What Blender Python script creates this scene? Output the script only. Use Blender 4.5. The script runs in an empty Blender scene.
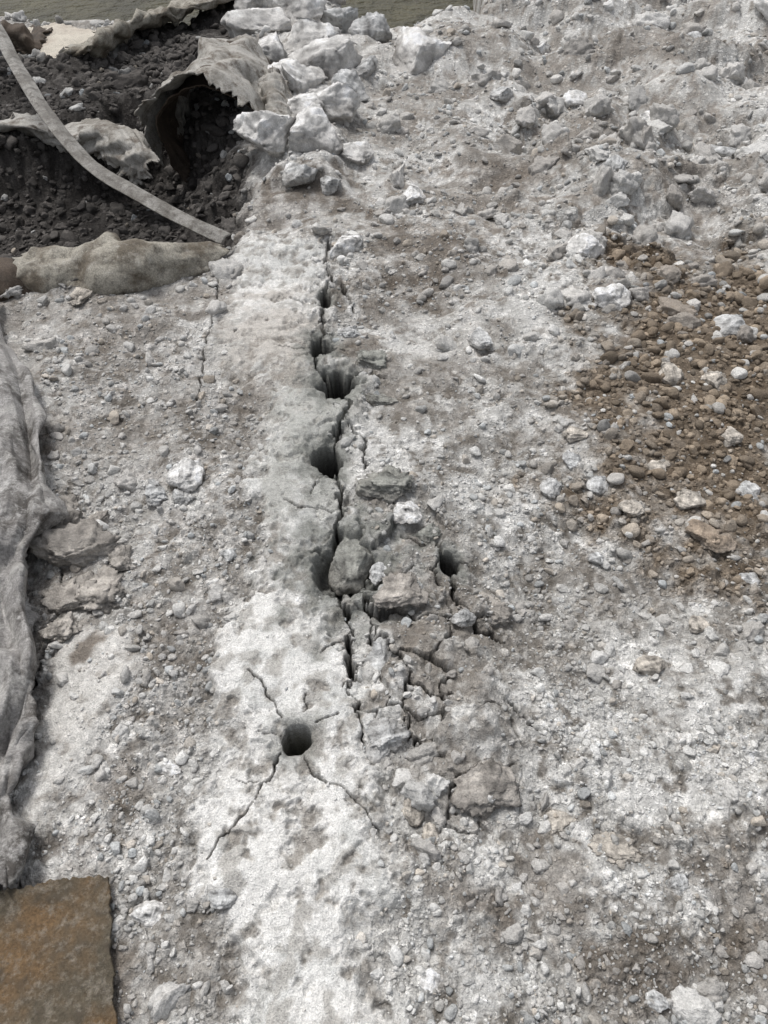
import bpy, bmesh, math, numpy as np
from mathutils import Vector
rng = np.random.default_rng(7)
scene = bpy.context.scene

# ------------------------------------------------------------------ camera
CZ = 1.7; PITCH = math.radians(47.0); F = 745.0
cam_d = bpy.data.cameras.new("camera"); cam = bpy.data.objects.new("camera", cam_d)
scene.collection.objects.link(cam); scene.camera = cam
cam.location = (0, 0, CZ); cam.rotation_euler = (math.radians(90) - PITCH, 0, 0)
cam_d.sensor_fit = 'VERTICAL'; cam_d.sensor_height = 24.0
cam_d.lens = 24.0 * F / 1024.0
cam_d.clip_start = 0.02; cam_d.clip_end = 1000

# survey helper: photo measurement -> place on the level z in the real world
def P(px, py, z=0.0):
    u = (px - 384) / F; v = (512 - py) / F
    dx = u; dy = math.cos(PITCH) + v * math.sin(PITCH); dz = -math.sin(PITCH) + v * math.cos(PITCH)
    t = (z - CZ) / dz
    return (dx * t, dy * t, z)
def SC(px, py, z=0.0):
    v = (512 - py) / F
    dz = -math.sin(PITCH) + v * math.cos(PITCH)
    return ((z - CZ) / dz) / F      # metres per measured unit

# ------------------------------------------------------------------ noise
def h2(ix, iy, seed):
    a = (ix.astype(np.int64) * 374761393 + iy.astype(np.int64) * 668265263 + seed * 1442695041) & 0xFFFFFFFF
    a = ((a ^ (a >> 13)) * 1274126177) & 0xFFFFFFFF
    a = (a ^ (a >> 16)); a = (a * 2246822519) & 0xFFFFFFFF
    a = a ^ (a >> 15)
    return a.astype(np.float64) / 4294967296.0
def perlin(x, y, seed=0):
    xi = np.floor(x); yi = np.floor(y); xf = x - xi; yf = y - yi
    u = xf*xf*xf*(xf*(xf*6-15)+10); v = yf*yf*yf*(yf*(yf*6-15)+10)
    def g(ox, oy):
        a = h2(xi+ox, yi+oy, seed) * 2*np.pi
        return np.cos(a)*(xf-ox) + np.sin(a)*(yf-oy)
    a = g(0,0)*(1-u)+g(1,0)*u; b = g(0,1)*(1-u)+g(1,1)*u
    return (a*(1-v)+b*v)*1.5
def fbm(x, y, scale, octv=4, seed=0, gain=0.5):
    s = np.zeros_like(x); a = 1.0; f = 1.0/scale
    for o in range(octv):
        s += a*perlin(x*f+o*17.3, y*f-o*9.1, seed+o*31); a *= gain; f *= 2.03
    return s
def worley(x, y, scale, seed, vec=False):
    X = x/scale; Y = y/scale; xi = np.floor(X); yi = np.floor(Y)
    d1 = np.full_like(X, 9.0); d2 = np.full_like(X, 9.0); idr = np.zeros_like(X); vx = np.zeros_like(X); vy = np.zeros_like(X)
    for ox in (-1,0,1):
        for oy in (-1,0,1):
            cx = xi+ox; cy = yi+oy
            px = cx+0.15+0.7*h2(cx,cy,seed); py = cy+0.15+0.7*h2(cx,cy,seed+5)
            d = np.hypot(X-px, Y-py); r = h2(cx,cy,seed+11)
            c = d < d1
            d2 = np.where(c, d1, np.minimum(d2, d)); idr = np.where(c, r, idr); d1 = np.where(c, d, d1)
            if vec: vx = np.where(c, X-px, vx); vy = np.where(c, Y-py, vy)
    if vec: return d1, d2, idr, vx, vy
    return d1, d2, idr
def sst(a, b, x):
    t = np.clip((x-a)/(b-a), 0, 1); return t*t*(3-2*t)
def polysdf(x, y, pts):
    n = len(pts); d = np.full_like(x, 1e9); inside = np.zeros(x.shape, bool)
    for i in range(n):
        ax, ay = pts[i]; bx, by = pts[(i+1) % n]
        ex, ey = bx-ax, by-ay
        t = np.clip(((x-ax)*ex+(y-ay)*ey)/(ex*ex+ey*ey+1e-12), 0, 1)
        d = np.minimum(d, np.hypot(x-ax-t*ex, y-ay-t*ey))
        cond = ((ay > y) != (by > y)) & (x < (bx-ax)*(y-ay)/((by-ay) if by != ay else 1e-9)+ax)
        inside ^= cond
    return np.where(inside, d, -d)
def linedist(x, y, pts):
    d = np.full_like(x, 1e9)
    for (ax, ay), (bx, by) in zip(pts[:-1], pts[1:]):
        ex, ey = bx-ax, by-ay
        t = np.clip(((x-ax)*ex+(y-ay)*ey)/(ex*ex+ey*ey+1e-12), 0, 1)
        d = np.minimum(d, np.hypot(x-ax-t*ex, y-ay-t*ey))
    return d
def W(l): return [P(a, b)[:2] for a, b in l]

STRIP = W([(240,230),(318,236),(332,262),(318,330),(345,372),(362,410),(345,440),(352,520),(350,640),(360,700),(392,770),(385,860),(372,930),(372,1080),(275,1080),(245,960),(198,890),(203,800),(222,700),(228,640),(264,540),(272,470),(262,400),(222,380),(218,330)])
PIT   = W([(-260,258),(120,246),(205,246),(232,232),(240,185),(226,130),(190,100),(120,100),(60,118),(-260,125)])
DARK  = W([(-400,40),(80,62),(140,30),(235,-2),(262,40),(246,110),(246,180),(234,222),(222,258),(120,285),(-300,300)])
BROWN = W([(610,246),(700,255),(780,255),(860,290),(860,520),(720,556),(650,540),(585,490),(572,410),(594,330)])
HEAVE = W([(352,490),(430,490),(470,560),(500,640),(530,740),(520,830),(400,840),(380,760),(350,690),(345,600)])
WHITE = W([(236,-40),(300,-60),(345,20),(400,60),(350,120),(345,190),(262,190),(262,90),(240,40)])
PALE_L= W([(60,622),(125,640),(140,680),(100,760),(60,830),(15,850),(40,700)])
COVER = [W([(-400,872),(112,868),(124,1100),(-400,1100)]), W([(-400,300),(10,300),(50,400),(54,500),(40,560),(44,650),(42,720),(20,800),(18,890),(-400,900)])]
CR = [
 ([(330,236),(325,262),(331,280),(322,300),(323,330),(315,350),(317,372),(338,394),(351,412),(341,430),(332,452),(339,490),(343,520),(337,548)], 0.0125, 0.13),
 ([(318,340),(334,352),(350,352)], 0.008, 0.04),([(322,376),(344,380),(362,372),(385,378)], 0.010, 0.05),([(345,425),(362,440),(366,470)],0.006,0.04),([(331,280),(345,290),(352,310)],0.006,0.04),
 ([(336,590),(346,615),(352,640),(348,664),(354,684),(342,694)], 0.011, 0.08),
 ([(284,758),(266,786),(256,808),(236,834),(224,846),(211,864)], 0.0026, 0.025),
 ([(305,760),(313,780),(326,788),(346,797)], 0.0020, 0.02),([(346,797),(362,812),(380,836)], 0.0014, 0.013),
 ([(284,724),(276,712),(268,702),(262,690),(250,682)], 0.0020, 0.018),
 ([(305,722),(308,716),(306,704)], 0.0016, 0.014),
 ([(318,732),(324,728),(340,722)], 0.0016, 0.014),([(280,742),(262,738)],0.0012,.009),
 ([(262,786),(246,792),(236,790)], 0.0014, 0.012),([(336,520),(322,512),(300,514),(284,508)],0.0026,.02),([(325,300),(306,304),(290,298)],0.004,.03),([(334,470),(318,486),(312,500)],.0026,.02),([(316,350),(296,356),(280,352)],.0035,.02),
 ([(350,640),(330,648),(322,660)],.0024,.02),
 ([(430,540),(446,566),(456,600),(478,630),(506,640)], 0.009, 0.06),
 ([(505,706),(522,718),(542,732)], 0.006, 0.04),
 ([(372,640),(396,656),(409,688),(430,702),(452,705)], 0.008, 0.05),([(409,688),(402,720),(418,750),(440,764)],0.006,.04),([(362,600),(380,640)],.006,.04),
 ([(218,262),(216,300),(206,345),(198,400)], 0.0045, 0.02),
 ([(60,560),(50,640),(20,700),(8,800)], 0.010, 0.03),
 ([(350,690),(362,740),(368,762)], 0.005, 0.03),
]
CR = [(W(a), w, d) for a, w, d in CR]
HOLES = [  # px,py,r,ry/rx ,depth
 (298,746,15.0,0.95,0.16,'drill'), (344,570,33,1.15,0.10,'crater'), (327,464,15,1.35,0.16,'deep'), (338,388,17,1.35,0.15,'deep'), (321,348,12,1.6,0.12,'deep'),(448,566,9,1.4,.06,'deep'),(326,298,6,1.6,.10,'deep')]
HOLEW = []
for px,py,r,asp,dep,k in HOLES:
    x0,y0,_ = P(px,py); HOLEW.append((x0,y0,r*SC(px,py),asp,dep,k))

def masks(x, y):
    m = {}
    n1 = fbm(x, y, 0.30, 4, 3)
    n2 = fbm(x, y, 0.9, 3, 21)
    ne = fbm(x, y, 0.07, 4, 27, 0.6)
    m['n1'] = n1; m['n2'] = n2; m['ne'] = ne
    m['strip'] = sst(-0.05, 0.05, polysdf(x, y, STRIP) + 0.08*n1 + 0.05*ne)
    m['pit'] = sst(-0.12, 0.42, polysdf(x, y, PIT) + 0.08*n1 + 0.02*ne)
    m['dark'] = sst(-0.06, 0.10, polysdf(x, y, DARK) + 0.10*n1+0.05*ne)
    m['brown'] = sst(-0.16, 0.24, polysdf(x, y, BROWN) + 0.26*n1+0.14*ne)
    m['heave'] = sst(-0.04, 0.08, polysdf(x, y, HEAVE) + 0.05*n1)
    m['white'] = sst(-0.06, 0.15, polysdf(x, y, WHITE) + 0.08*n1)
    m['palel'] = sst(-0.03, 0.04, polysdf(x, y, PALE_L) + 0.04*n1+0.02*ne)
    wa_, wb_ = perlin(x/0.04, y/0.04, 77), perlin(x/0.011, y/0.011, 79)
    wc_, wd_ = perlin(x/0.04, y/0.04, 78), perlin(x/0.011, y/0.011, 80)
    jit = [(x+0.016*wa_+0.007*wb_, y+0.016*wc_+0.007*wd_), (x+0.009*wa_+0.0026*wb_, y+0.009*wc_+0.0026*wd_)]
    wn = perlin(x/0.07, y/0.07, 90)
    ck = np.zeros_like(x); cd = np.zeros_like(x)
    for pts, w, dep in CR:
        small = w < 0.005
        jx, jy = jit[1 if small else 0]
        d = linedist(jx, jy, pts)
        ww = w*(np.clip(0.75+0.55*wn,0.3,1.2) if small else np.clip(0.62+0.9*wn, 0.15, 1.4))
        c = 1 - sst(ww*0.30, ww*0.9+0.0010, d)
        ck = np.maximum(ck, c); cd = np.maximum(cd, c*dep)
    wx = x+0.03*perlin(x/0.06,y/0.06,41)+0.006*perlin(x/0.015,y/0.015,43); wy = y+0.03*perlin(x/0.06,y/0.06,42)+0.006*perlin(x/0.015,y/0.015,44)
    d1, d2, idr, vx, vy = worley(wx, wy, 0.15, 55, True)
    near = 1-sst(0.03, 0.12, linedist(x, y, CR[0][0]))
    zone = np.clip(m['heave'] + 0.45*near, 0, 1)
    m['near'] = near
    m['crazy'] = (1-sst(0.01, 0.06, d2-d1))*zone*sst(-0.30,0.15,perlin(x/0.2,y/0.2,8)+0.1)
    m['slab'] = zone*((idr-0.5)*0.034 + 0.05*((idr*13.7%1)-0.5)*vx + 0.05*((idr*29.3%1)-0.5)*vy)
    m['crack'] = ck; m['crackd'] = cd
    damp = np.zeros_like(x); hole = np.zeros_like(x); hm = np.zeros_like(x)
    for x0,y0,r,asp,dep,k in HOLEW:
        jt = {'drill':0.04,'deep':0.16,'crater':0.2}[k]
        r0 = np.hypot((x-x0), (y-y0)/asp)/r
        rr = r0*(1+jt*perlin(x/0.05,y/0.05,61)*2)+ ((0.11 if k == 'drill' else 0.14)*perlin(x/0.02,y/0.02,62))
        damp = np.maximum(damp, (0.75 if k=='drill' else 1)*(1-sst(1.0, 2.7, rr+0.6*ne)))
        if k == 'drill':
            hh = 1-sst(0.93, 1.05, rr)
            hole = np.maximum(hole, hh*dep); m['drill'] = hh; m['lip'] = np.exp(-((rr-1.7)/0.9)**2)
            hole = np.maximum(hole, 0.007*(1-sst(1.0,1.35,rr))); m['nohole'] = 1-sst(1.3,2.4,r0)
        elif k == 'deep':
            hh = 1-sst(0.80, 1.05, rr); hole = np.maximum(hole, hh*dep + 0.014*(1-sst(1.0,1.7,rr))); hm = np.maximum(hm, 1-sst(0.85,1.03,rr))
            m['nohole'] = np.maximum(m['nohole'], 1-sst(1.1,1.6,r0))
        else:
            hole = np.maximum(hole, (1-sst(0.45, 1.1, rr))*dep); hm = np.maximum(hm, 0.5*(1-sst(0.5,1.05,rr)))
            m['nohole'] = np.maximum(m['nohole'], 1-sst(1.0,1.5,r0))
    m['damp'] = damp; m['hole'] = hole; m['hm'] = hm
    return m

def rowstep(y): return 1.7*(1+(y/1.7)**2)*0.0013
def att(lam, y): return sst(2.5, 6.5, lam/rowstep(y))
def bumps(x, y, scale, seed, amp, prob):
    wx = x+0.30*scale*perlin(x/scale*1.7, y/scale*1.7, seed+1)+0.08*scale*perlin(x/scale*5, y/scale*5, seed+3)
    wy = y+0.30*scale*perlin(x/scale*1.7, y/scale*1.7, seed+2)+0.08*scale*perlin(x/scale*5, y/scale*5, seed+4)
    d1, d2, r = worley(wx, wy, scale, seed)
    rad = 0.28+0.30*((r*7.13) % 1)
    b = np.sqrt(np.clip(1-(d1/rad)**2, 0, 1))*(r < prob)
    a = att(scale, y)
    return np.minimum(b, 0.75+0.25*b)*rad*scale*amp*a, b*rad/0.58*a + 0.22*(1-a)

def H(x, y, m=None, full=False):
    if m is None: m = masks(x, y)
    chip = sst(-0.15, 0.35, -m['n1']*0.7+m['ne']*0.8-0.18)
    m['chip'] = chip
    smooth = np.clip(m['strip']*(0.97-0.55*chip)*(1-0.35*m['near']) + m['palel']*0.8 + 0.45*m['heave'], 0, 0.97)
    n2 = m['n2']
    z = 0.045*fbm(x, y, 1.1, 3, 101)*sst(0.0,1.5,y+0.6) + 0.022*fbm(x, y, 0.28, 3, 111)*(1-0.6*smooth)
    z += (0.030-0.012*chip)*m['strip'] + 0.02*m['palel']
    z += 0.18*sst(1.2, 4.0, x)*sst(2.0, 5.0, y) + 0.10*sst(4.5,7.5,y)*sst(-0.2,1.0,x)
    z += 0.15*fbm(x, y, 0.75, 2, 121)*sst(2.2,4.2,y)*sst(-0.1,0.9,x)
    z += 0.08*m['white']
    z -= 0.42*m['pit']
    z += (0.07*fbm(x, y, 0.5, 2, 131, 0.42))*m['dark']
    z += m['heave']*(0.020+0.035*fbm(x,y,0.16,4,141)) + m['slab']
    rough = (1-smooth)
    region = 0.60+0.40*sst(-0.25, 0.35, m['n1']*0.6+n2*0.5)
    far = sst(1.8, 4.2, y)
    b4, h4 = bumps(x, y, 0.26, 201, 0.50, 0.5); b3, h3 = bumps(x, y, 0.12, 211, 0.55, 0.55)
    b2, hh2 = bumps(x, y, 0.055, 221, 0.60, 0.50); b1, h1 = bumps(x, y, 0.026, 231, 0.65, 0.55)
    b0, h0 = bumps(x, y, 0.0125, 241, 0.70, 0.6)
    rr = rough*region
    upr = np.clip(sst(0.2,1.2,x)*far + m['white']*0.8 + m['heave']*0.4, 0, 1)
    lowr = sst(0.2,0.6,x)*(1-sst(1.2,2.2,y))*0.35
    det = b4*upr*rr + b3*rr*(0.30+0.7*np.clip(upr+lowr,0,1)) + b2*rr*0.8 + b1*rr*0.9 + b0*np.clip(rr,0.06,1)
    det = det*(1-0.85*m['dark'])
    det += 0.006*fbm(x, y, 0.035, 4, 151, 0.6)*(0.15+rough)*att(0.02, y)
    fill = 0.009*sst(-0.35,0.4,fbm(x,y,0.22,3,171)+0.4*n2)
    k = 0.0025
    det = fill + k*np.logaddexp(0, (det-fill)/k) - k*0.7
    det = det*(1-0.4*m['damp'])
    z = z + det
    z -= m['crackd'] + 0.024*m['crazy'] + m['hole']
    z += 0.007*m['lip']*(1-m['drill'])
    nb = 0.5*fbm(x, y*0.3, 0.8, 3, 161)
    start = 6.8 + 1.1*sst(-1.6,-1.2,x)*(1-sst(-0.45,-0.25,x)) + 3.2*sst(0.75,1.15,x)
    z -= 1.4*sst(0, 1.5, y-start+nb*0.6) 
    z -= 3.0*sst(12, 40, y)
    if full: return z, (h0,h1,hh2,h3,h4,rr)
    return z

def lerp(a, b, t): return a*(1-t[:, None]) + np.asarray(b)[None, :]*t[:, None]
TW = np.array([0.993, 0.998, 1.0])
def T(c): return 0.71*(np.clip(c,0.001,1)/0.7)**1.42*TW
def colour(x, y, m, hs, fine=True):
    h0,h1,hh2,h3,h4,rr = hs
    col = np.tile(np.array([0.54,0.53,0.51]), (len(x), 1))
    pn = fbm(x, y, 0.14, 4, 301, 0.6); pn2 = fbm(x, y, 0.5, 4, 311); pn3 = fbm(x, y, 0.022, 3, 321, 0.7)*att(0.02,y); pn4 = fbm(x, y, 0.07, 3, 331, 0.65)
    col = lerp(col, (0.71,0.70,0.68), sst(-0.08, 0.45, pn*0.6+pn2*0.7+0.05)*0.9)
    col = lerp(col, (0.32,0.297,0.27), sst(0.05, 0.55, -pn*0.5-pn2*0.6+0.05)*0.8)
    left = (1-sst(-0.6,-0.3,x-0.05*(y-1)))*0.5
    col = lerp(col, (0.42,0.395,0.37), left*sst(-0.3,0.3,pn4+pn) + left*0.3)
    col = lerp(col, (0.25,0.227,0.20), sst(0.14, 0.55, pn4*0.7+0.5*fbm(x,y,0.35,3,341))*0.7)
    up = sst(2.0,3.6,y)*sst(-0.5,0.1,x)
    col = lerp(col, (0.32,0.285,0.25), up*sst(-0.15,0.5,pn4*0.6+pn*0.6-pn2*0.4)*0.75)
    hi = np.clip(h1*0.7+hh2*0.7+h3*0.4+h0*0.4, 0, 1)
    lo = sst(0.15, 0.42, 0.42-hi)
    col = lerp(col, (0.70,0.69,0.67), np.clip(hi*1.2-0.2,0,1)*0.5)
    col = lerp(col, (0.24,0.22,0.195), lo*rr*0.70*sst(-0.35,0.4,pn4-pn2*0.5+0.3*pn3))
    st = m['strip']; chip = m['chip']
    scol = np.tile(np.array([0.74,0.73,0.71]), (len(x), 1))
    scol = lerp(scol, (0.56,0.56,0.545), sst(-0.1,0.5,pn2*0.8+pn*0.6)*0.75)
    scol = lerp(scol, (0.46,0.445,0.42), sst(0.10,0.65,pn4+pn*0.5)*0.7)
    scol = lerp(scol, (0.34,0.318,0.29), chip*sst(-0.3,0.3,pn4)*0.65)
    x1,y1,_ = P(320,430); dd = np.hypot((x-x1)/0.25,(y-y1)/0.5)
    scol = lerp(scol, (0.43,0.43,0.405), (1-sst(0.5,1.1,dd+0.5*pn))*0.7)
    x1,y1,_ = P(270,340); dd = np.hypot((x-x1)/0.30,(y-y1)/0.35)
    scol = lerp(scol, (0.46,0.43,0.395), (1-sst(0.4,1.2,dd+0.7*pn+0.5*pn4))*0.65)
    t = st*0.9; col = col*(1-t[:,None])+scol*t[:,None]
    col = lerp(col, (0.66,0.645,0.62), m['palel']*0.75*(1-0.5*sst(0.1,0.5,pn4)))
    col = lerp(col, (0.72,0.71,0.69), m['white']*0.75*sst(-0.4,0.3,pn4+pn))
    col = lerp(col, (0.36,0.34,0.315), m['heave']*(1-m['damp'])*sst(-0.3,0.3,pn4+0.4*pn)*0.8)
    for (a,b,rx,s) in [(430,250,70,.7),(500,170,60,.5),(640,255,40,.85),(310,192,45,.7),(385,300,40,.5),(360,345,30,.5),(130,790,30,.6),(95,650,16,.8),(390,600,40,.4),(560,420,45,.35),(720,900,60,.5),(560,900,50,.5),(180,640,40,.4),(120,1000,30,.6),(250,400,25,.4),(620,60,60,.4),(700,200,50,.4),(470,880,40,.5),(640,980,50,.5),(60,440,40,.5),(120,340,50,.4)]:
        cx,cy,_ = P(a,b); r = rx*SC(a,b)
        d = np.hypot(x-cx,y-cy)/r
        col = lerp(col, (0.225,0.195,0.165), s*(1-sst(0.3,1.2,d+0.9*pn+0.4*pn4)))
    br = m['brown']
    bc = np.tile(np.array([0.215,0.172,0.128]), (len(x),1)); bc = lerp(bc,(0.38,0.335,0.285),sst(0.0,0.6,pn4+pn3*0.5)*0.55)
    col = col*(1-br[:,None]*0.9)+bc*br[:,None]*0.9
    col = T(col)
    dk = m['dark']*(1-m['white']*0.8)
    dc = np.tile(np.array([0.050,0.045,0.041]), (len(x),1)); dc = lerp(dc,(0.15,0.14,0.13),sst(0.0,0.6,pn4+pn3*0.6)*0.6*(1-0.6*m['pit']))
    col = col*(1-dk[:,None])+dc*dk[:,None]
    col = lerp(col, (0.20,0.204,0.186), m['damp']*0.88)
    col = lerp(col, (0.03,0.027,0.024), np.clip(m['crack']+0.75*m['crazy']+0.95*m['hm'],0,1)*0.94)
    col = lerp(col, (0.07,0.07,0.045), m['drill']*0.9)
    if fine:
        pep = fbm(x, y, 0.009, 2, 351, 0.8)*att(0.009,y)
        col = col*(1+0.24*pep*(0.25+rr)+0.26*pn3*(0.3+rr))[:, None]
    return np.clip(col, 0.02, 0.82)

# ------------------------------------------------------------------ ground grid
th = np.linspace(math.radians(-14), math.radians(82.5), 1280)
ys = CZ*np.tan(th)
ys = np.concatenate([[-40,-12,-4,-1.5,-0.7], ys, [14,16,19,24,32,45,80,200]])
uc = np.linspace(-1, 1, 980)
uc = np.concatenate([[-30,-12,-5,-2.5,-1.6,-1.2,-1.07], uc, [1.07,1.2,1.6,2.5,5,12,30]])
half = 0.95+0.42*np.clip(ys, 0, 12)
GX = uc[None, :]*half[:, None]; GY = np.repeat(ys[:, None], len(uc), 1)
shape = GX.shape; x = GX.ravel(); y = GY.ravel()
m = masks(x, y)
z, hs_ = H(x, y, m, True)
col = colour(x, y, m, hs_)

def np_mesh(name, verts, faces, cols=None, smooth=True, rgh=None):
    me = bpy.data.meshes.new(name)
    nf, k = faces.shape
    me.vertices.add(len(verts)); me.vertices.foreach_set("co", verts.astype(np.float32).ravel())
    me.loops.add(nf*k); me.loops.foreach_set("vertex_index", faces.astype(np.int32).ravel())
    me.polygons.add(nf); me.polygons.foreach_set("loop_start", np.arange(0, nf*k, k, dtype=np.int32))
    me.polygons.foreach_set("loop_total", np.full(nf, k, dtype=np.int32))
    me.polygons.foreach_set("use_smooth", np.full(nf, smooth, dtype=bool))
    me.update(calc_edges=True)
    if cols is not None:
        at = me.color_attributes.new("Col", 'FLOAT_COLOR', 'POINT')
        c4 = np.ones((len(verts), 4), np.float32); c4[:, :3] = cols
        at.data.foreach_set("color", c4.ravel())
    if rgh is not None:
        a2 = me.attributes.new("Rough", 'FLOAT', 'POINT'); a2.data.foreach_set("value", rgh.astype(np.float32))
    ob = bpy.data.objects.new(name, me); scene.collection.objects.link(ob)
    return ob

# ------------------------------------------------------------------ materials
def mat_base(name):
    mt = bpy.data.materials.new(name); mt.use_nodes = True
    nt = mt.node_tree; b = nt.nodes["Principled BSDF"]
    return mt, nt, b
def N(nt, t, **kw):
    n = nt.nodes.new(t)
    for k, v in kw.items(): setattr(n, k, v)
    return n
def noise(nt, vec, scale, detail=6, rough=0.6):
    n = N(nt, 'ShaderNodeTexNoise'); n.inputs['Scale'].default_value = scale
    n.inputs['Detail'].default_value = detail; n.inputs['Roughness'].default_value = rough
    nt.links.new(vec, n.inputs['Vector']); return n.outputs['Fac']
def mrange(nt, v, a, b, c, d):
    n = N(nt, 'ShaderNodeMapRange'); 
    for i, q in enumerate((a, b, c, d)):
        if hasattr(q, 'links'): nt.links.new(q, n.inputs[i+1])
        else: n.inputs[i+1].default_value = q
    nt.links.new(v, n.inputs[0]); return n.outputs[0]
def math_(nt, op, a, b):
    n = N(nt, 'ShaderNodeMath', operation=op)
    for i, q in enumerate((a, b)):
        if hasattr(q, 'links'): nt.links.new(q, n.inputs[i])
        else: n.inputs[i].default_value = q
    return n.outputs[0]
def mixc(nt, f, A, B, mode='MIX'):
    n = N(nt, 'ShaderNodeMix', data_type='RGBA', blend_type=mode)
    for s, q in ((0, f), (6, A), (7, B)):
        if hasattr(q, 'links'): nt.links.new(q, n.inputs[s])
        elif isinstance(q, (int, float)): n.inputs[s].default_value = q
        else: n.inputs[s].default_value = (*q, 1)
    return n.outputs[2]
def bump(nt, b, hs, strength=0.6):
    prev = None
    for h, dist in hs:
        n = N(nt, 'ShaderNodeBump'); n.inputs['Strength'].default_value = strength; n.inputs['Distance'].default_value = dist
        nt.links.new(h, n.inputs['Height'])
        if prev is not None: nt.links.new(prev, n.inputs['Normal'])
        prev = n.outputs[0]
    nt.links.new(prev, b.inputs['Normal'])
def vc_mat(name, fine=260, var=0.26, rough=0.92, bs=0.7, ground=False):
    mt, nt, b = mat_base(name)
    tc = N(nt, 'ShaderNodeTexCoord').outputs['Object']
    a = N(nt, 'ShaderNodeAttribute'); a.attribute_name = "Col"
    f1 = noise(nt, tc, fine, 3, 0.75); f2 = noise(nt, tc, fine*0.25, 4, 0.7); f3 = noise(nt, tc, fine*0.09, 4, 0.7)
    g1 = mrange(nt, f1, 0.3, 0.7, 1-var, 1+var); g2 = mrange(nt, f2, 0.3, 0.7, 1-var*0.7, 1+var*0.7)
    mm = math_(nt, 'MULTIPLY', g1, g2)
    hb = [(f3, 0.012), (f2, 0.007), (f1, 0.003)]
    if ground:
        # crushed grains: pale grain faces separated by darker soil, at two sizes
        ra = N(nt, 'ShaderNodeAttribute'); ra.attribute_name = "Rough"; rf = ra.outputs['Fac']
        wv = N(nt, 'ShaderNodeVectorMath', operation='ADD')
        nz = N(nt, 'ShaderNodeTexNoise'); nz.inputs['Scale'].default_value = 60; nz.inputs['Detail'].default_value = 2; nt.links.new(tc, nz.inputs['Vector'])
        sc_ = N(nt, 'ShaderNodeVectorMath', operation='SCALE'); sc_.inputs['Scale'].default_value = 0.02; nt.links.new(nz.outputs['Color'], sc_.inputs[0])
        nt.links.new(tc, wv.inputs[0]); nt.links.new(sc_.outputs[0], wv.inputs[1])
        for s_, amp_, bd in ((32, 0.34, 0.010), (85, 0.36, 0.006)):
            v = N(nt, 'ShaderNodeTexVoronoi'); v.inputs['Scale'].default_value = s_; v.inputs['Randomness'].default_value = 1.0
            nt.links.new(wv.outputs[0], v.inputs['Vector'])
            sepc = N(nt, 'ShaderNodeSeparateColor'); nt.links.new(v.outputs['Color'], sepc.inputs[0])
            grain = mrange(nt, v.outputs['Distance'], 0.15, 0.62, 1.0, 0.0)
            pres = mrange(nt, sepc.outputs[0], 0.35, 0.6, 0.0, 1.0)
            gg = math_(nt, 'MULTIPLY', grain, pres)
            tone = math_(nt, 'MULTIPLY', gg, mrange(nt, sepc.outputs[1], 0, 1, 0.2, 1.6))
            k_ = mrange(nt, tone, 0.0, 1.0, 1-amp_*0.42, 1+amp_)
            k2 = N(nt, 'ShaderNodeMix', data_type='FLOAT'); nt.links.new(rf, k2.inputs[0]); k2.inputs[2].default_value = 1.0; nt.links.new(k_, k2.inputs[3])
            mm = math_(nt, 'MULTIPLY', mm, k2.outputs[0])
            hb.append((math_(nt, 'MULTIPLY', gg, rf), bd))
    sc = N(nt, 'ShaderNodeVectorMath', operation='SCALE'); nt.links.new(a.outputs['Color'], sc.inputs[0]); nt.links.new(mm, sc.inputs['Scale'])
    nt.links.new(sc.outputs[0], b.inputs['Base Color'])
    b.inputs['Roughness'].default_value = rough; b.inputs['Specular IOR Level'].default_value = 0.2
    bump(nt, b, hb, bs)
    return mt
M_ground = vc_mat("crushed_rock_ground", ground=True)
M_stone = vc_mat("dusty_stone", 180, 0.22, 0.88)

idx = np.arange(shape[0]*shape[1]).reshape(shape)
fc = np.stack([idx[:-1,:-1], idx[:-1,1:], idx[1:,1:], idx[1:,:-1]], -1).reshape(-1, 4)
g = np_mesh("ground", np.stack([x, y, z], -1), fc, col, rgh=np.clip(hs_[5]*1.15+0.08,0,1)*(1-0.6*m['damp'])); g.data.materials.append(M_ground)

def stone_color(xx, yy, mm, n, gcol, own):
    c = np.tile(np.array([0.60,0.595,0.58]), (n,1))*(0.60+0.62*rng.random((n,1)))
    k = rng.random(n) < 0.22; c[k] = np.array([0.44,0.458,0.465])*(0.7+0.6*rng.random((k.sum(),1)))
    k = rng.random(n) < 0.12; c[k] = np.array([0.47,0.43,0.38])*(0.7+0.6*rng.random((k.sum(),1)))
    bcol = np.array([0.345,0.298,0.245])*(0.55+0.80*rng.random((n,1)))
    t = (mm['brown']*(rng.random(n) < 0.82))[:,None]; c = c*(1-t)+bcol*t
    c = T(c)
    dcol = np.array([0.085,0.078,0.072])*(0.5+1.3*rng.random((n,1)))
    t = (mm['dark']*(1-mm['white'])*(rng.random(n) < 0.95))[:,None]; c = c*(1-t)+dcol*t
    dust = (own+0.3*rng.random((n,1)))
    c = c*dust + (gcol*1.08)*(1-dust)
    return np.clip(c, 0.02, 0.74)

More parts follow.
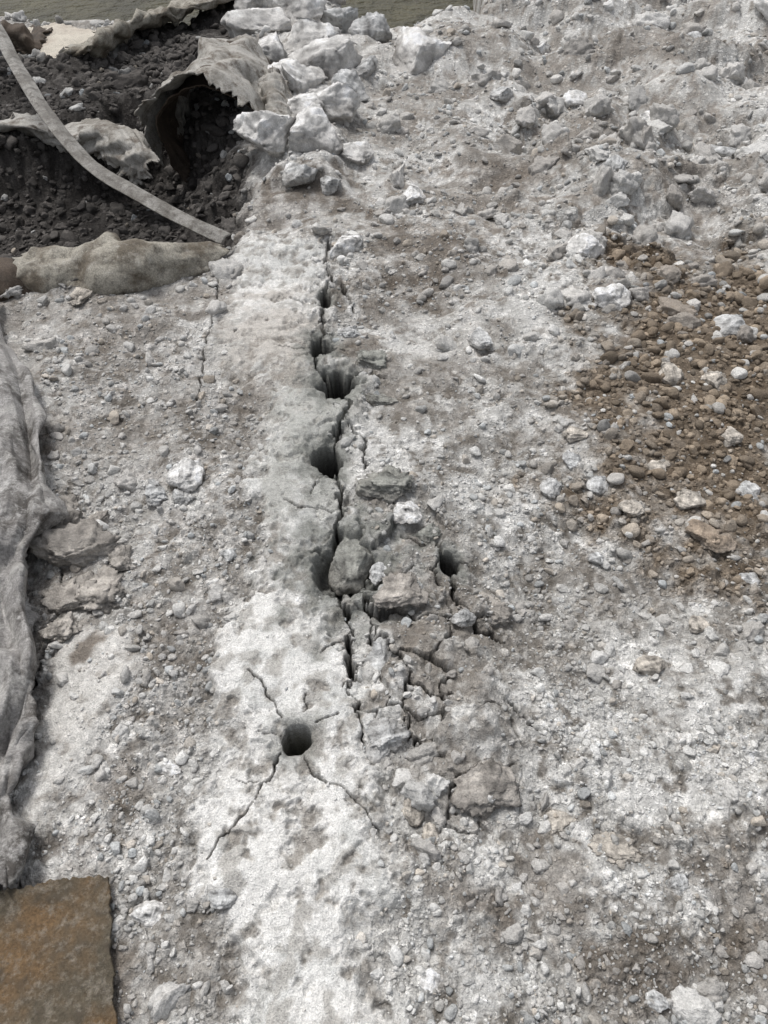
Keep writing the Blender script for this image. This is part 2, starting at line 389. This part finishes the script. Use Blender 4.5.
# ------------------------------------------------------------------ gravel
def ico(sub):
    bm = bmesh.new(); bmesh.ops.create_icosphere(bm, subdivisions=sub, radius=1)
    v = np.array([q.co[:] for q in bm.verts]); f = np.array([[w.index for w in q.verts] for q in bm.faces]); bm.free()
    return v, f
def cutstone(v, r, k, dmin, dmax):
    v = v.copy()
    for _ in range(k):
        n = r.normal(size=3); n /= np.linalg.norm(n); d = r.uniform(dmin, dmax)
        s = np.clip(v@n-d, 0, None); v -= s[:,None]*n[None]*0.98
    return v
def n3(v, s, seed):
    return perlin(v[:,0]*s+3.1, v[:,1]*s, seed)+perlin(v[:,1]*s, v[:,2]*s+7.7, seed+1)+perlin(v[:,2]*s, v[:,0]*s-2.2, seed+2)
def rotm(n):
    q = rng.normal(size=(n,4)); q /= np.linalg.norm(q,axis=1)[:,None]; w,a,b,c = q.T
    return np.stack([1-2*(b*b+c*c),2*(a*b-c*w),2*(a*c+b*w),2*(a*b+c*w),1-2*(a*a+c*c),2*(b*c-a*w),2*(a*c-b*w),2*(b*c+a*w),1-2*(a*a+b*b)],-1).reshape(n,3,3)
def scatter(sub, n, smin, smax, power, nvar=24, kind='stone', ylim=(2,78.5), cap=0.05, own=0.45, zone=None, zmask='brown', roundish=False):
    base, f = ico(sub)
    vs = []
    for i in range(nvar):
        if kind == 'stone':
            q = cutstone(base, rng, rng.integers(4,8) if roundish else rng.integers(6,12), 0.66 if roundish else 0.50, 0.88 if roundish else 0.84); q *= (1+0.07*n3(q, 1.7, i*9)[:,None])
        else:
            q = cutstone(base, rng, rng.integers(4,9), 0.45, 0.85); q *= (1+0.15*n3(q,1.6,i*9)+0.12*n3(q,4.0,i*9+3)+0.06*n3(q,9.0,i*9+5))[:,None]
        vs.append(q)
    vs = np.array(vs)
    if zone is None:
        tt = rng.uniform(math.radians(ylim[0]), math.radians(ylim[1]), n); yy = CZ*np.tan(tt)
        xx = rng.uniform(-1,1,n)*(0.85+0.42*yy)
    else:
        xx = rng.uniform(zone[0],zone[1],n); yy = rng.uniform(zone[2],zone[3],n)
    mm = masks(xx, yy)
    clus = sst(-0.3,0.4,mm['n1']+0.7*mm['n2'])
    dens = 1 - 0.96*mm['strip'] - 0.85*mm['palel']
    if zone is not None: dens = mm[zmask]*1.0
    elif kind == 'stone': dens = np.clip(dens*(0.28+0.85*clus),0.012,1); dens = np.maximum(dens, mm['brown'])
    else: dens = np.clip(dens*(0.06+0.70*sst(-0.1,0.45,fbm(xx,yy,0.5,3,777))+0.12*mm['heave']+0.55*sst(0.3,1.2,xx)*sst(1.8,3,yy))+0.35*mm['near'],0.0,1)*(1-0.7*mm['brown'])
    dens = dens*(1-0.8*mm['crack'])*(1-mm['nohole'])*(1-0.4*mm['heave'])
    for cp in COVER: dens = dens*(polysdf(xx,yy,cp) < 0.0)
    keep = rng.random(n) < dens
    xx, yy = xx[keep], yy[keep]; mm = {k: v[keep] for k, v in mm.items()}
    n = len(xx)
    dist = np.hypot(yy, CZ)/F
    s = smin*(1-rng.random(n)*(1-(smin/smax)**power))**(-1/power)
    rad = np.minimum(s*dist, cap)
    rad *= np.where(mm['strip'] > 0.5, 0.5, 1.0)
    zz, hs = H(xx, yy, mm, True)
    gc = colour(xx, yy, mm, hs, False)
    if kind != 'stone' and zone is None:
        dm = mm['dark'][:,None]; gc = (gc*0.65+np.array([0.42,0.415,0.405])*0.35)*(1-dm)+gc*dm
    if kind == 'stone': sc3 = np.stack([rng.uniform(0.8,1.3,n), rng.uniform(0.7,1.1,n), rng.uniform(0.5,0.8,n)],-1)*rad[:,None]
    else: sc3 = np.stack([rng.uniform(0.9,1.4,n), rng.uniform(0.8,1.1,n), rng.uniform(0.6,0.9,n)],-1)*rad[:,None]
    R = rotm(n); vi = rng.integers(0,nvar,n)
    V = np.einsum('nij,nvj->nvi', R, vs[vi]*sc3[:,None,:])
    V[:,:,2] *= 0.8
    V += np.stack([xx,yy,zz+rad*(0.18 if kind == 'stone' else 0.0)],-1)[:,None,:]
    c = stone_color(xx, yy, mm, n, gc, own)
    nv = base.shape[0]
    C = np.repeat(c, nv, 0)
    return V.reshape(-1,3), (f[None]+(np.arange(n)*nv)[:,None,None]).reshape(-1,3), C
def combine(name, parts):
    off = 0; VV=[];FF=[];CC=[]
    for v,f,c in parts:
        VV.append(v); FF.append(f+off); CC.append(c); off += len(v)
    o = np_mesh(name, np.concatenate(VV), np.concatenate(FF), np.concatenate(CC)); o.data.materials.append(M_stone)
bx = [p[0] for p in BROWN]; by = [p[1] for p in BROWN]
dx_ = [-3.2, -0.75, 2.7, 6.6]
combine("gravel", [scatter(2, 44000, 0.9, 5.5, 1.8), scatter(3, 1300, 4.5, 9.0, 2.3),
   scatter(3, 4400, 2.2, 10.0, 1.7, zone=(min(bx)-.3,max(bx)+.1,min(by)-.3,max(by)+.2), own=0.6, roundish=True)])
combine("dusty_rubble", [scatter(3, 5600, 2.6, 11.0, 1.9, kind='clod', cap=0.07, own=0.0), scatter(4, 240, 11.0, 20.0, 2.0, kind='clod', cap=0.11, own=0.0, ylim=(55,78)), scatter(4, 90, 12.0, 20.0, 2.0, kind='clod', cap=0.08, own=0.0)])
combine("dark_soil_clods", [scatter(3, 4200, 2.0, 9.0, 2.0, kind='clod', zone=dx_, zmask='dark', own=0.5)])

# ------------------------------------------------------------------ individual rocks
icoB = ico(5)
PALE=(0.67,0.66,0.645); CHK=(0.62,0.61,0.595); GREY=(0.50,0.50,0.495); TAN=(0.49,0.46,0.42); DIRT=(0.40,0.378,0.352); MUD=(0.31,0.31,0.29); BRN=(0.35,0.30,0.25)
def rock(name, px, py, w, h, colr, lump=0.12, flat=0.6, cuts=9, z0=None, sink=0.25, seed=None, cmin=0.5, k=1.0, fn=1.0):
    r = np.random.default_rng(int(px*31+py*7) if seed is None else seed)
    w *= k; h *= k
    v, f = icoB; v = v.copy()
    v = cutstone(v, r, cuts, cmin, 0.85)
    sd = int(px+py)
    v *= (1+lump*n3(v,1.3,sd)+lump*0.55*n3(v,3.1,sd+9)+lump*0.28*fn*n3(v,7.5,sd+19)+lump*0.18*fn*n3(v,17,sd+29))[:,None]
    x0, y0, _ = P(px, py, 0 if z0 is None else z0); s = SC(px, py, 0 if z0 is None else z0)
    rx = w*s/2*1.12; 
    el = math.atan2(CZ, y0); ry = max(min(h*s/2/ max(math.sin(el),0.45)*1.0, rx*1.6), rx*0.6)
    rz = min(rx, ry)*flat
    v = v*np.array([rx, ry, rz]); 
    zz = float(H(np.array([x0]), np.array([y0]))[0]) if z0 is None else z0
    gcol = T(np.array(colr))[None]*(1+0.45*n3(v/rx,2.2,sd+50)[:,None]+0.25*n3(v/rx,7,sd+60)[:,None])
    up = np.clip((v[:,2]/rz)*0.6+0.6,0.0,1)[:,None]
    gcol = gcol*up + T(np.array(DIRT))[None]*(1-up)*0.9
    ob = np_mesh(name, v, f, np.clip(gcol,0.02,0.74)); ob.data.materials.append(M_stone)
    ob.location = (x0, y0, zz+rz*(1-2*sink)*0.6)
    ob.rotation_euler = (r.uniform(-.15,.15), r.uniform(-.15,.15), r.uniform(-.3,.3))
    return ob
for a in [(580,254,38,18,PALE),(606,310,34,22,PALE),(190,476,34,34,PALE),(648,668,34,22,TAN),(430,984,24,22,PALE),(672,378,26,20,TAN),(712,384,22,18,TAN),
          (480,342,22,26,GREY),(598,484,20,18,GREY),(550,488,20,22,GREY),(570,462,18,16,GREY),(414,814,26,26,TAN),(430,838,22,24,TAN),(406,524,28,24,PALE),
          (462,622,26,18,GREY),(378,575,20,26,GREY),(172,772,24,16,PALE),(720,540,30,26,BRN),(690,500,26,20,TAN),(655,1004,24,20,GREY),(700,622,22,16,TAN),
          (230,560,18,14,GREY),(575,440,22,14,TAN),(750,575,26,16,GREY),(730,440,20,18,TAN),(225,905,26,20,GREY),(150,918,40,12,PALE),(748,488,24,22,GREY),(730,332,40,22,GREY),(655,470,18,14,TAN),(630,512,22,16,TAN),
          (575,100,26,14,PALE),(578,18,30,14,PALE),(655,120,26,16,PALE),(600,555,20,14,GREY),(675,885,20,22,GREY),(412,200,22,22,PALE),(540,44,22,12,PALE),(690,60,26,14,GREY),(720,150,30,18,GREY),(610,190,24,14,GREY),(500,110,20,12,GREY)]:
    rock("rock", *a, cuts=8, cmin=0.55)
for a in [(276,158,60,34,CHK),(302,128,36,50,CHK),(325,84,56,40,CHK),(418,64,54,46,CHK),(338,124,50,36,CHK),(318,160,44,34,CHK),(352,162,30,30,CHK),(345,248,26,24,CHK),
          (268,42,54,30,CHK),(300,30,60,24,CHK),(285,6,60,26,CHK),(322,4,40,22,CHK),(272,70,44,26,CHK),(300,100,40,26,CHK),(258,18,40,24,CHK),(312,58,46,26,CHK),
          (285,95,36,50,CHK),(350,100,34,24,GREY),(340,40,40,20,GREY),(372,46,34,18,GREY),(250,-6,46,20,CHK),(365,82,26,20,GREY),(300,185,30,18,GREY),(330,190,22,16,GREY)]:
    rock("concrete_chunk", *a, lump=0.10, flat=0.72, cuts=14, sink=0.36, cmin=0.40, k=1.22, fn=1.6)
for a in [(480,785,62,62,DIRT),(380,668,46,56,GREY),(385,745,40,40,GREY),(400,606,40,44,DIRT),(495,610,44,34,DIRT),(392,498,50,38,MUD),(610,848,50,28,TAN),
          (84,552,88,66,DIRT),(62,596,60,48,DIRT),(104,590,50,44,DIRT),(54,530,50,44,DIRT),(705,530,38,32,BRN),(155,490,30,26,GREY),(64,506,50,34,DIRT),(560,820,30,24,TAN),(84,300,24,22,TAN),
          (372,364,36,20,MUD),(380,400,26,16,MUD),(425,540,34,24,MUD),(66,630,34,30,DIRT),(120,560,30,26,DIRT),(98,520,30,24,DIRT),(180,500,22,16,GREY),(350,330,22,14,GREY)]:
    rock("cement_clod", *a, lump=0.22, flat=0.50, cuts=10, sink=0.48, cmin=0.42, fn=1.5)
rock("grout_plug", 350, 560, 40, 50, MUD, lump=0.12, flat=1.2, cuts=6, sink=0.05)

# ------------------------------------------------------------------ sheets
def catmull(pts, n):
    p = np.array(pts, float); k = len(p)
    p = np.concatenate([[2*p[0]-p[1]], p, [2*p[-1]-p[-2]]])
    t = np.linspace(0, k-1-1e-6, n); i = t.astype(int); f = (t-i)[(slice(None),)+(None,)*(p.ndim-1)]
    a,b,c,d = p[i],p[i+1],p[i+2],p[i+3]
    return 0.5*((2*b)+(-a+c)*f+(2*a-5*b+4*c-d)*f*f+(-a+3*b-3*c+d)*f**3)
def linup(p, n):
    k = len(p); t = np.linspace(0, k-1-1e-6, n); i = t.astype(int); f = (t-i)[:,None]
    return p[i]*(1-f)+p[i+1]*f
def sheet(name, rows, mat, nu=160, nv=120, thick=0.008, amp=0.012, ns=0.12, tear=0.02, world=False, seed=0, parent=None, crease=0.0, cells=(14,14)):
    A = np.array([[q if world else P(*q) for q in r] for r in rows], float)
    A = catmull(A, nv); A = np.swapaxes(catmull(np.swapaxes(A,0,1), nu),0,1)
    du = np.gradient(A, axis=1); dv = np.gradient(A, axis=0); nn = np.cross(du, dv); nn /= np.linalg.norm(nn,axis=2,keepdims=True)+1e-9
    X = A[...,0].ravel(); Y = A[...,1].ravel(); Z = A[...,2].ravel()
    d = amp*(fbm(X+Z*0.7, Y+Z, ns, 4, seed+400, 0.42))
    if crease:
        r = np.random.default_rng(seed+900)
        D = np.zeros((nv,nu))
        for s_, a_ in ((1,1.0),(2.3,0.45)):
            c_ = r.normal(size=(int(cells[0]*s_)+2, int(cells[1]*s_)+2))*0.5*a_
            up = linup(np.swapaxes(linup(c_, nv),0,1), nu).T
            sh = (np.linspace(0,1,nv)*nu*0.25*(1 if s_==1 else -1)).astype(int)
            up2 = np.stack([np.interp(np.clip(np.arange(nu)+sh[i]-nu*0.12*(1 if s_==1 else -1),0,nu-1), np.arange(nu), up[i]) for i in range(nv)])
            D += up2
        d = d + crease*D.ravel()
    A = A + nn*d.reshape(A.shape[:2])[...,None]
    for ax, rim in ((0,0),(0,-1),(1,0),(1,-1)):
        B = A if ax == 0 else np.swapaxes(A,0,1)
        L = B.shape[1]; s = np.arange(L, dtype=float)
        e = tear*(fbm(s*0.01, s*0+ax+rim*3.0, 0.12, 4, seed+480, 0.65))
        K = B.shape[0]
        for k in range(12):
            ii = k if rim == 0 else K-1-k
            jj = 12 if rim == 0 else K-13
            dr = B[ii]-B[jj]; l = np.linalg.norm(dr,axis=1,keepdims=True)+1e-6
            B[ii] += dr/l*e[:,None]*(1-k/12.0)
    vi = np.arange(nu*nv).reshape(nv,nu)
    f = np.stack([vi[:-1,:-1],vi[:-1,1:],vi[1:,1:],vi[1:,:-1]],-1).reshape(-1,4)
    ob = np_mesh(name, A.reshape(-1,3), f); ob.data.materials.append(mat)
    so = ob.modifiers.new("thickness",'SOLIDIFY'); so.thickness = thick; so.offset = 0
    if parent: ob.parent = parent
    return ob

def metal(name, c1, c2, c3, sA=3.0, sB=14.0, rough=0.75, t2=(0.45,0.6), t3=(0.55,0.7), bmp=0.004, dust=None):
    mt, nt, b = mat_base(name)
    tc = N(nt,'ShaderNodeTexCoord').outputs['Object']
    a = noise(nt, tc, sA, 8, 0.65); bb = noise(nt, tc, sB, 8, 0.7); f = noise(nt, tc, 160, 4, 0.7)
    c = mixc(nt, mrange(nt,a,*t2,0,1), c1, c2); c = mixc(nt, mrange(nt,bb,*t3,0,0.85), c, c3)
    if dust:
        d = noise(nt, tc, sB*2.2, 9, 0.75); c = mixc(nt, mrange(nt,d,0.50,0.66,0,0.8), c, dust)
    c = mixc(nt, 0.7, c, mixc(nt, 1.0, c, mixc(nt, mrange(nt,f,0.3,0.7,0,1), (0.4,0.4,0.4),(1.6,1.6,1.6)), 'MULTIPLY'))
    nt.links.new(c, b.inputs['Base Color']); b.inputs['Roughness'].default_value = rough; b.inputs['Specular IOR Level'].default_value = 0.3
    bump(nt, b, [(bb, bmp*2.0),(f, bmp*0.6)], 0.8)
    return mt
M_dusty = metal("dusty_steel", (0.38,0.365,0.335), (0.20,0.185,0.16), (0.08,0.06,0.042), 5, 14, t3=(0.5,0.64))
M_tan = metal("mud_coated_steel", (0.31,0.29,0.245), (0.13,0.11,0.083), (0.38,0.365,0.33), 7, 12, dust=(0.07,0.057,0.044))
M_lin = metal("weathered_sheet", (0.24,0.23,0.22), (0.07,0.063,0.056), (0.36,0.35,0.33), 7.0, 12.0, 0.55, t3=(0.5,0.62), dust=(0.42,0.41,0.395))
M_rust = metal("rusty_steel", (0.135,0.085,0.042), (0.085,0.070,0.048), (0.05,0.038,0.027), 5.0, 20.0, 0.7, (0.42,0.58), (0.54,0.68), dust=(0.21,0.185,0.15))
M_dkrust = metal("dark_rusty_steel", (0.075,0.055,0.040), (0.05,0.038,0.028), (0.14,0.12,0.09), 6.0, 18.0)
M_strap = metal("galvanised_strap", (0.24,0.23,0.21), (0.13,0.12,0.105), (0.07,0.06,0.048), 7.0, 22.0, 0.55, t3=(0.48,0.62))

edge = [(-8,300,.03),(14,335,.06),(34,385,.08),(45,440,.10),(47,490,.10),(44,525,.09),(30,560,.06),(26,600,.04),(40,650,.06),(38,700,.07),(26,745,.07),(16,790,.06),(11,830,.04),(14,885,.03)]
rows = []
for px,py,zz in edge:
    rows.append([(px-190,py+6,0.05),(px-110,py,0.09),(px-60,py-4,zz+0.06),(px-34,py,zz+0.04),(px-14,py,zz+0.03),(px-2,py,zz+0.01),(px,py+2,zz*0.4)])
sheet("torn_steel_sheet", rows, M_lin, nu=200, nv=420, thick=0.007, amp=0.012, ns=0.3, tear=0.03, seed=3, crease=0.06, cells=(13,6))
pl = [(-160,905),(-60,898),(20,889),(60,880),(108,876)]
rows = []
for k,dy in enumerate((0,30,70,110,150,200,260)):
    rows.append([(a+(2*k if i==4 else 0), b+dy, 0.045+0.004*math.sin(k*1.3+i)) for i,(a,b) in enumerate(pl)])
sheet("rusty_steel_plate", rows, M_rust, nu=200, nv=160, thick=0.010, amp=0.006, ns=0.12, tear=0.005, seed=11)

def tube(name, cpts, radii, mat, a0=0, a1=360, nu=100, nv=160, amp=0.01, ns=0.15, thick=0.008, tear=0.02, seed=0, squash=1.0, par=None, crease=0.0, cells=(10,5)):
    c = catmull(cpts, nv); r = catmull(np.array(radii,float)[:,None], nv)[:,0]
    tg = np.gradient(c, axis=0); tg /= np.linalg.norm(tg,axis=1,keepdims=True)
    up = np.array([0,0,1.0]); sx = np.cross(tg, up); sx /= np.linalg.norm(sx,axis=1,keepdims=True); uu = np.cross(sx, tg)
    an = np.radians(np.linspace(a0,a1,nu))
    A = c[:,None,:]+r[:,None,None]*(np.cos(an)[None,:,None]*sx[:,None,:]+squash*np.sin(an)[None,:,None]*uu[:,None,:])
    step = max(1, nv//40); 
    return sheet(name, A[::step, ::4].tolist(), mat, nu=nu, nv=nv, thick=thick, amp=amp, ns=ns, tear=tear, world=True, seed=seed, parent=par, crease=crease, cells=cells)
tube("crumpled_pipe", [P(28,280,-.02),P(70,274,.01),P(120,272,.03),P(165,268,.01),P(226,262,-.03)], [.135,.13,.14,.11,.06], M_tan, -40, 235, amp=0.012, ns=0.3, tear=0.04, seed=21, squash=0.85, crease=0.035)
tube("rusted_pipe", [P(-140,292,-.02),P(-60,288,-.02),P(0,286,-.02),P(42,286,-.04)], [.14,.14,.135,.115], M_dkrust, -40, 235, amp=0.01, ns=0.3, tear=0.04, seed=27, squash=0.8, crease=0.01)
sheet("bent_steel_shelf", [[(-160,112,-.05),(-60,116,-.05),(20,118,-.03),(60,122,-.05),(100,122,-.02),(130,130,-.02),(150,145,-.05)],
  [(-160,122,-.05),(-60,124,-.03),(20,126,.0),(60,132,-.02),(100,132,.02),(132,142,.02),(157,158,-.03)],
  [(-160,128,-.10),(-60,130,-.08),(20,130,-.05),(60,142,-.08),(98,146,-.06),(125,160,-.05),(148,174,-.1)],
  [(-160,132,-.16),(-60,134,-.14),(20,134,-.11),(60,150,-.14),(94,154,-.14),(118,170,-.12),(138,180,-.16)]], M_dusty, nu=220, nv=80, amp=0.02, ns=0.4, tear=0.05, seed=31, crease=0.035, cells=(3,16))
cul = bpy.data.objects.new("torn_steel_culvert", None); scene.collection.objects.link(cul)
tube("barrel", [(-0.98,5.50,0.0),(-0.99,5.2,-0.02),(-1.01,4.95,-0.04),(-1.03,4.70,-0.07)], [.26,.28,.30,.33], M_dkrust, -50, 230, nu=140, amp=0.02, ns=0.3, tear=0.03, seed=41, par=cul, crease=0.015)
tube("flared_lip", [(-0.97,5.55,0.0),(-0.99,5.15,-0.01),(-1.01,4.88,-0.04),(-1.05,4.62,-0.07)], [.27,.305,.335,.40], M_dusty, -15, 205, nu=160, amp=0.02, ns=0.3, tear=0.08, seed=43, par=cul, crease=0.045, cells=(4,9))
sheet("side_flap", [[(248,72,.14),(252,100,.08),(254,130,.0),(252,165,-.14)],[(266,68,.22),(272,98,.17),(274,130,.10),(264,162,-.05)],[(286,74,.16),(294,100,.14),(292,136,.07),(278,160,-.03)]], M_dusty, nu=100, nv=80, amp=0.03, tear=0.05, seed=47, parent=cul, crease=.03, cells=(4,4))
sheet("crumpled_steel_sheet", [[(60,66,0),(90,58,.05),(118,40,.05),(150,26,.05),(190,14,.05),(245,-4,.05)],
  [(66,52,.10),(96,42,.16),(124,24,.16),(156,14,.16),(196,6,.14),(250,-12,.1)],
  [(90,44,.05),(112,34,.06),(136,22,.04),(170,8,.06),(206,-2,.05),(258,-16,.03)],
  [(100,40,-.05),(120,32,-.08),(150,16,-.08),(180,4,-.05),(210,-6,-.05),(262,-20,-.03)]], M_tan, nu=200, nv=90, amp=0.03, ns=0.4, tear=0.07, seed=51, crease=0.07, cells=(4,14))
sheet("crumpled_steel_sheet", [[(-60,52,0),(-20,46,.05),(10,50,.02),(36,60,.0)],[(-60,36,.14),(-20,28,.16),(12,34,.12),(44,46,.05)],[(-60,28,.06),(-20,20,.05),(14,24,.04),(50,36,.0)]], M_dkrust, nu=140, nv=80, amp=0.03, ns=0.35, tear=0.06, seed=57, crease=0.06, cells=(4,9))
sheet("sandy_slab", [[(26,30,.02),(60,26,.04),(96,36,.02)],[(34,46,.02),(64,44,.04),(92,50,.02)],[(48,70,-.02),(66,70,.0),(84,66,-.02)]], metal("sandy_crust",(0.50,0.46,0.39),(0.42,0.37,0.31),(0.34,0.30,0.25)), nu=100, nv=100, thick=0.04, amp=0.02, ns=0.3, tear=0.06, seed=61)
cl = catmull([P(-60,-60,.5),P(-14,10,.42),P(14,60,.34),P(46,112,.24),P(88,160,.16),P(140,194,.12),P(190,220,.08),P(231,240,.03)], 160)
wd = 0.040
tg = np.gradient(cl,axis=0); tg/=np.linalg.norm(tg,axis=1,keepdims=True)
sd = np.cross(tg, np.array([0.25,-0.35,1.0])); sd/=np.linalg.norm(sd,axis=1,keepdims=True)
rows = [(cl+sd*wd*k+np.array([0,0,-0.012])*abs(k))[::6].tolist() for k in (-1,-.5,0,.5,1)]
sheet("steel_strap", rows, M_strap, nu=220, nv=26, thick=0.007, amp=0.010, ns=0.4, tear=0.0, world=True, seed=71)

# ------------------------------------------------------------------ water
bpy.ops.mesh.primitive_plane_add(size=1, location=(0,120,-0.62)); wa = bpy.context.object; wa.name = "muddy_water"; wa.scale=(500,228,1)
mt, nt, b = mat_base("muddy_water")
geo = N(nt,'ShaderNodeNewGeometry').outputs['Position']
nt.links.new(mixc(nt, mrange(nt,noise(nt,geo,1.5,5,0.65),.35,.65,0,1), (0.030,0.026,0.010),(0.075,0.066,0.030)), b.inputs['Base Color'])
b.inputs['Roughness'].default_value = 0.3; b.inputs['Specular IOR Level'].default_value = 0.12
bump(nt, b, [(noise(nt,geo,5,4,0.6),0.15)],1.0); wa.data.materials.append(mt)

# ------------------------------------------------------------------ light
SE, SR = math.radians(62), math.radians(-40)
w = bpy.data.worlds.new("World"); scene.world = w; w.use_nodes = True; nt = w.node_tree
sky = nt.nodes.new('ShaderNodeTexSky'); sky.sky_type = 'NISHITA'; sky.sun_disc = False; sky.sun_elevation = SE; sky.sun_rotation = SR
sky.dust_density = 4.0; sky.ozone_density = 0.6
hs = nt.nodes.new('ShaderNodeHueSaturation'); hs.inputs['Saturation'].default_value = 0.30
nt.links.new(sky.outputs[0], hs.inputs['Color']); nt.links.new(hs.outputs[0], nt.nodes['Background'].inputs['Color'])
nt.nodes['Background'].inputs['Strength'].default_value = 0.15
sl = bpy.data.lights.new("sun",'SUN'); sl.energy = 1.9; sl.angle = math.radians(13); sl.color = (1,0.985,0.965)
so = bpy.data.objects.new("sun", sl); scene.collection.objects.link(so)
dirv = Vector((math.sin(SR)*math.cos(SE), math.cos(SR)*math.cos(SE), math.sin(SE)))
so.rotation_euler = dirv.to_track_quat('Z','Y').to_euler()
scene.view_settings.view_transform = 'Standard'; scene.view_settings.look = 'None'; scene.view_settings.exposure = 0
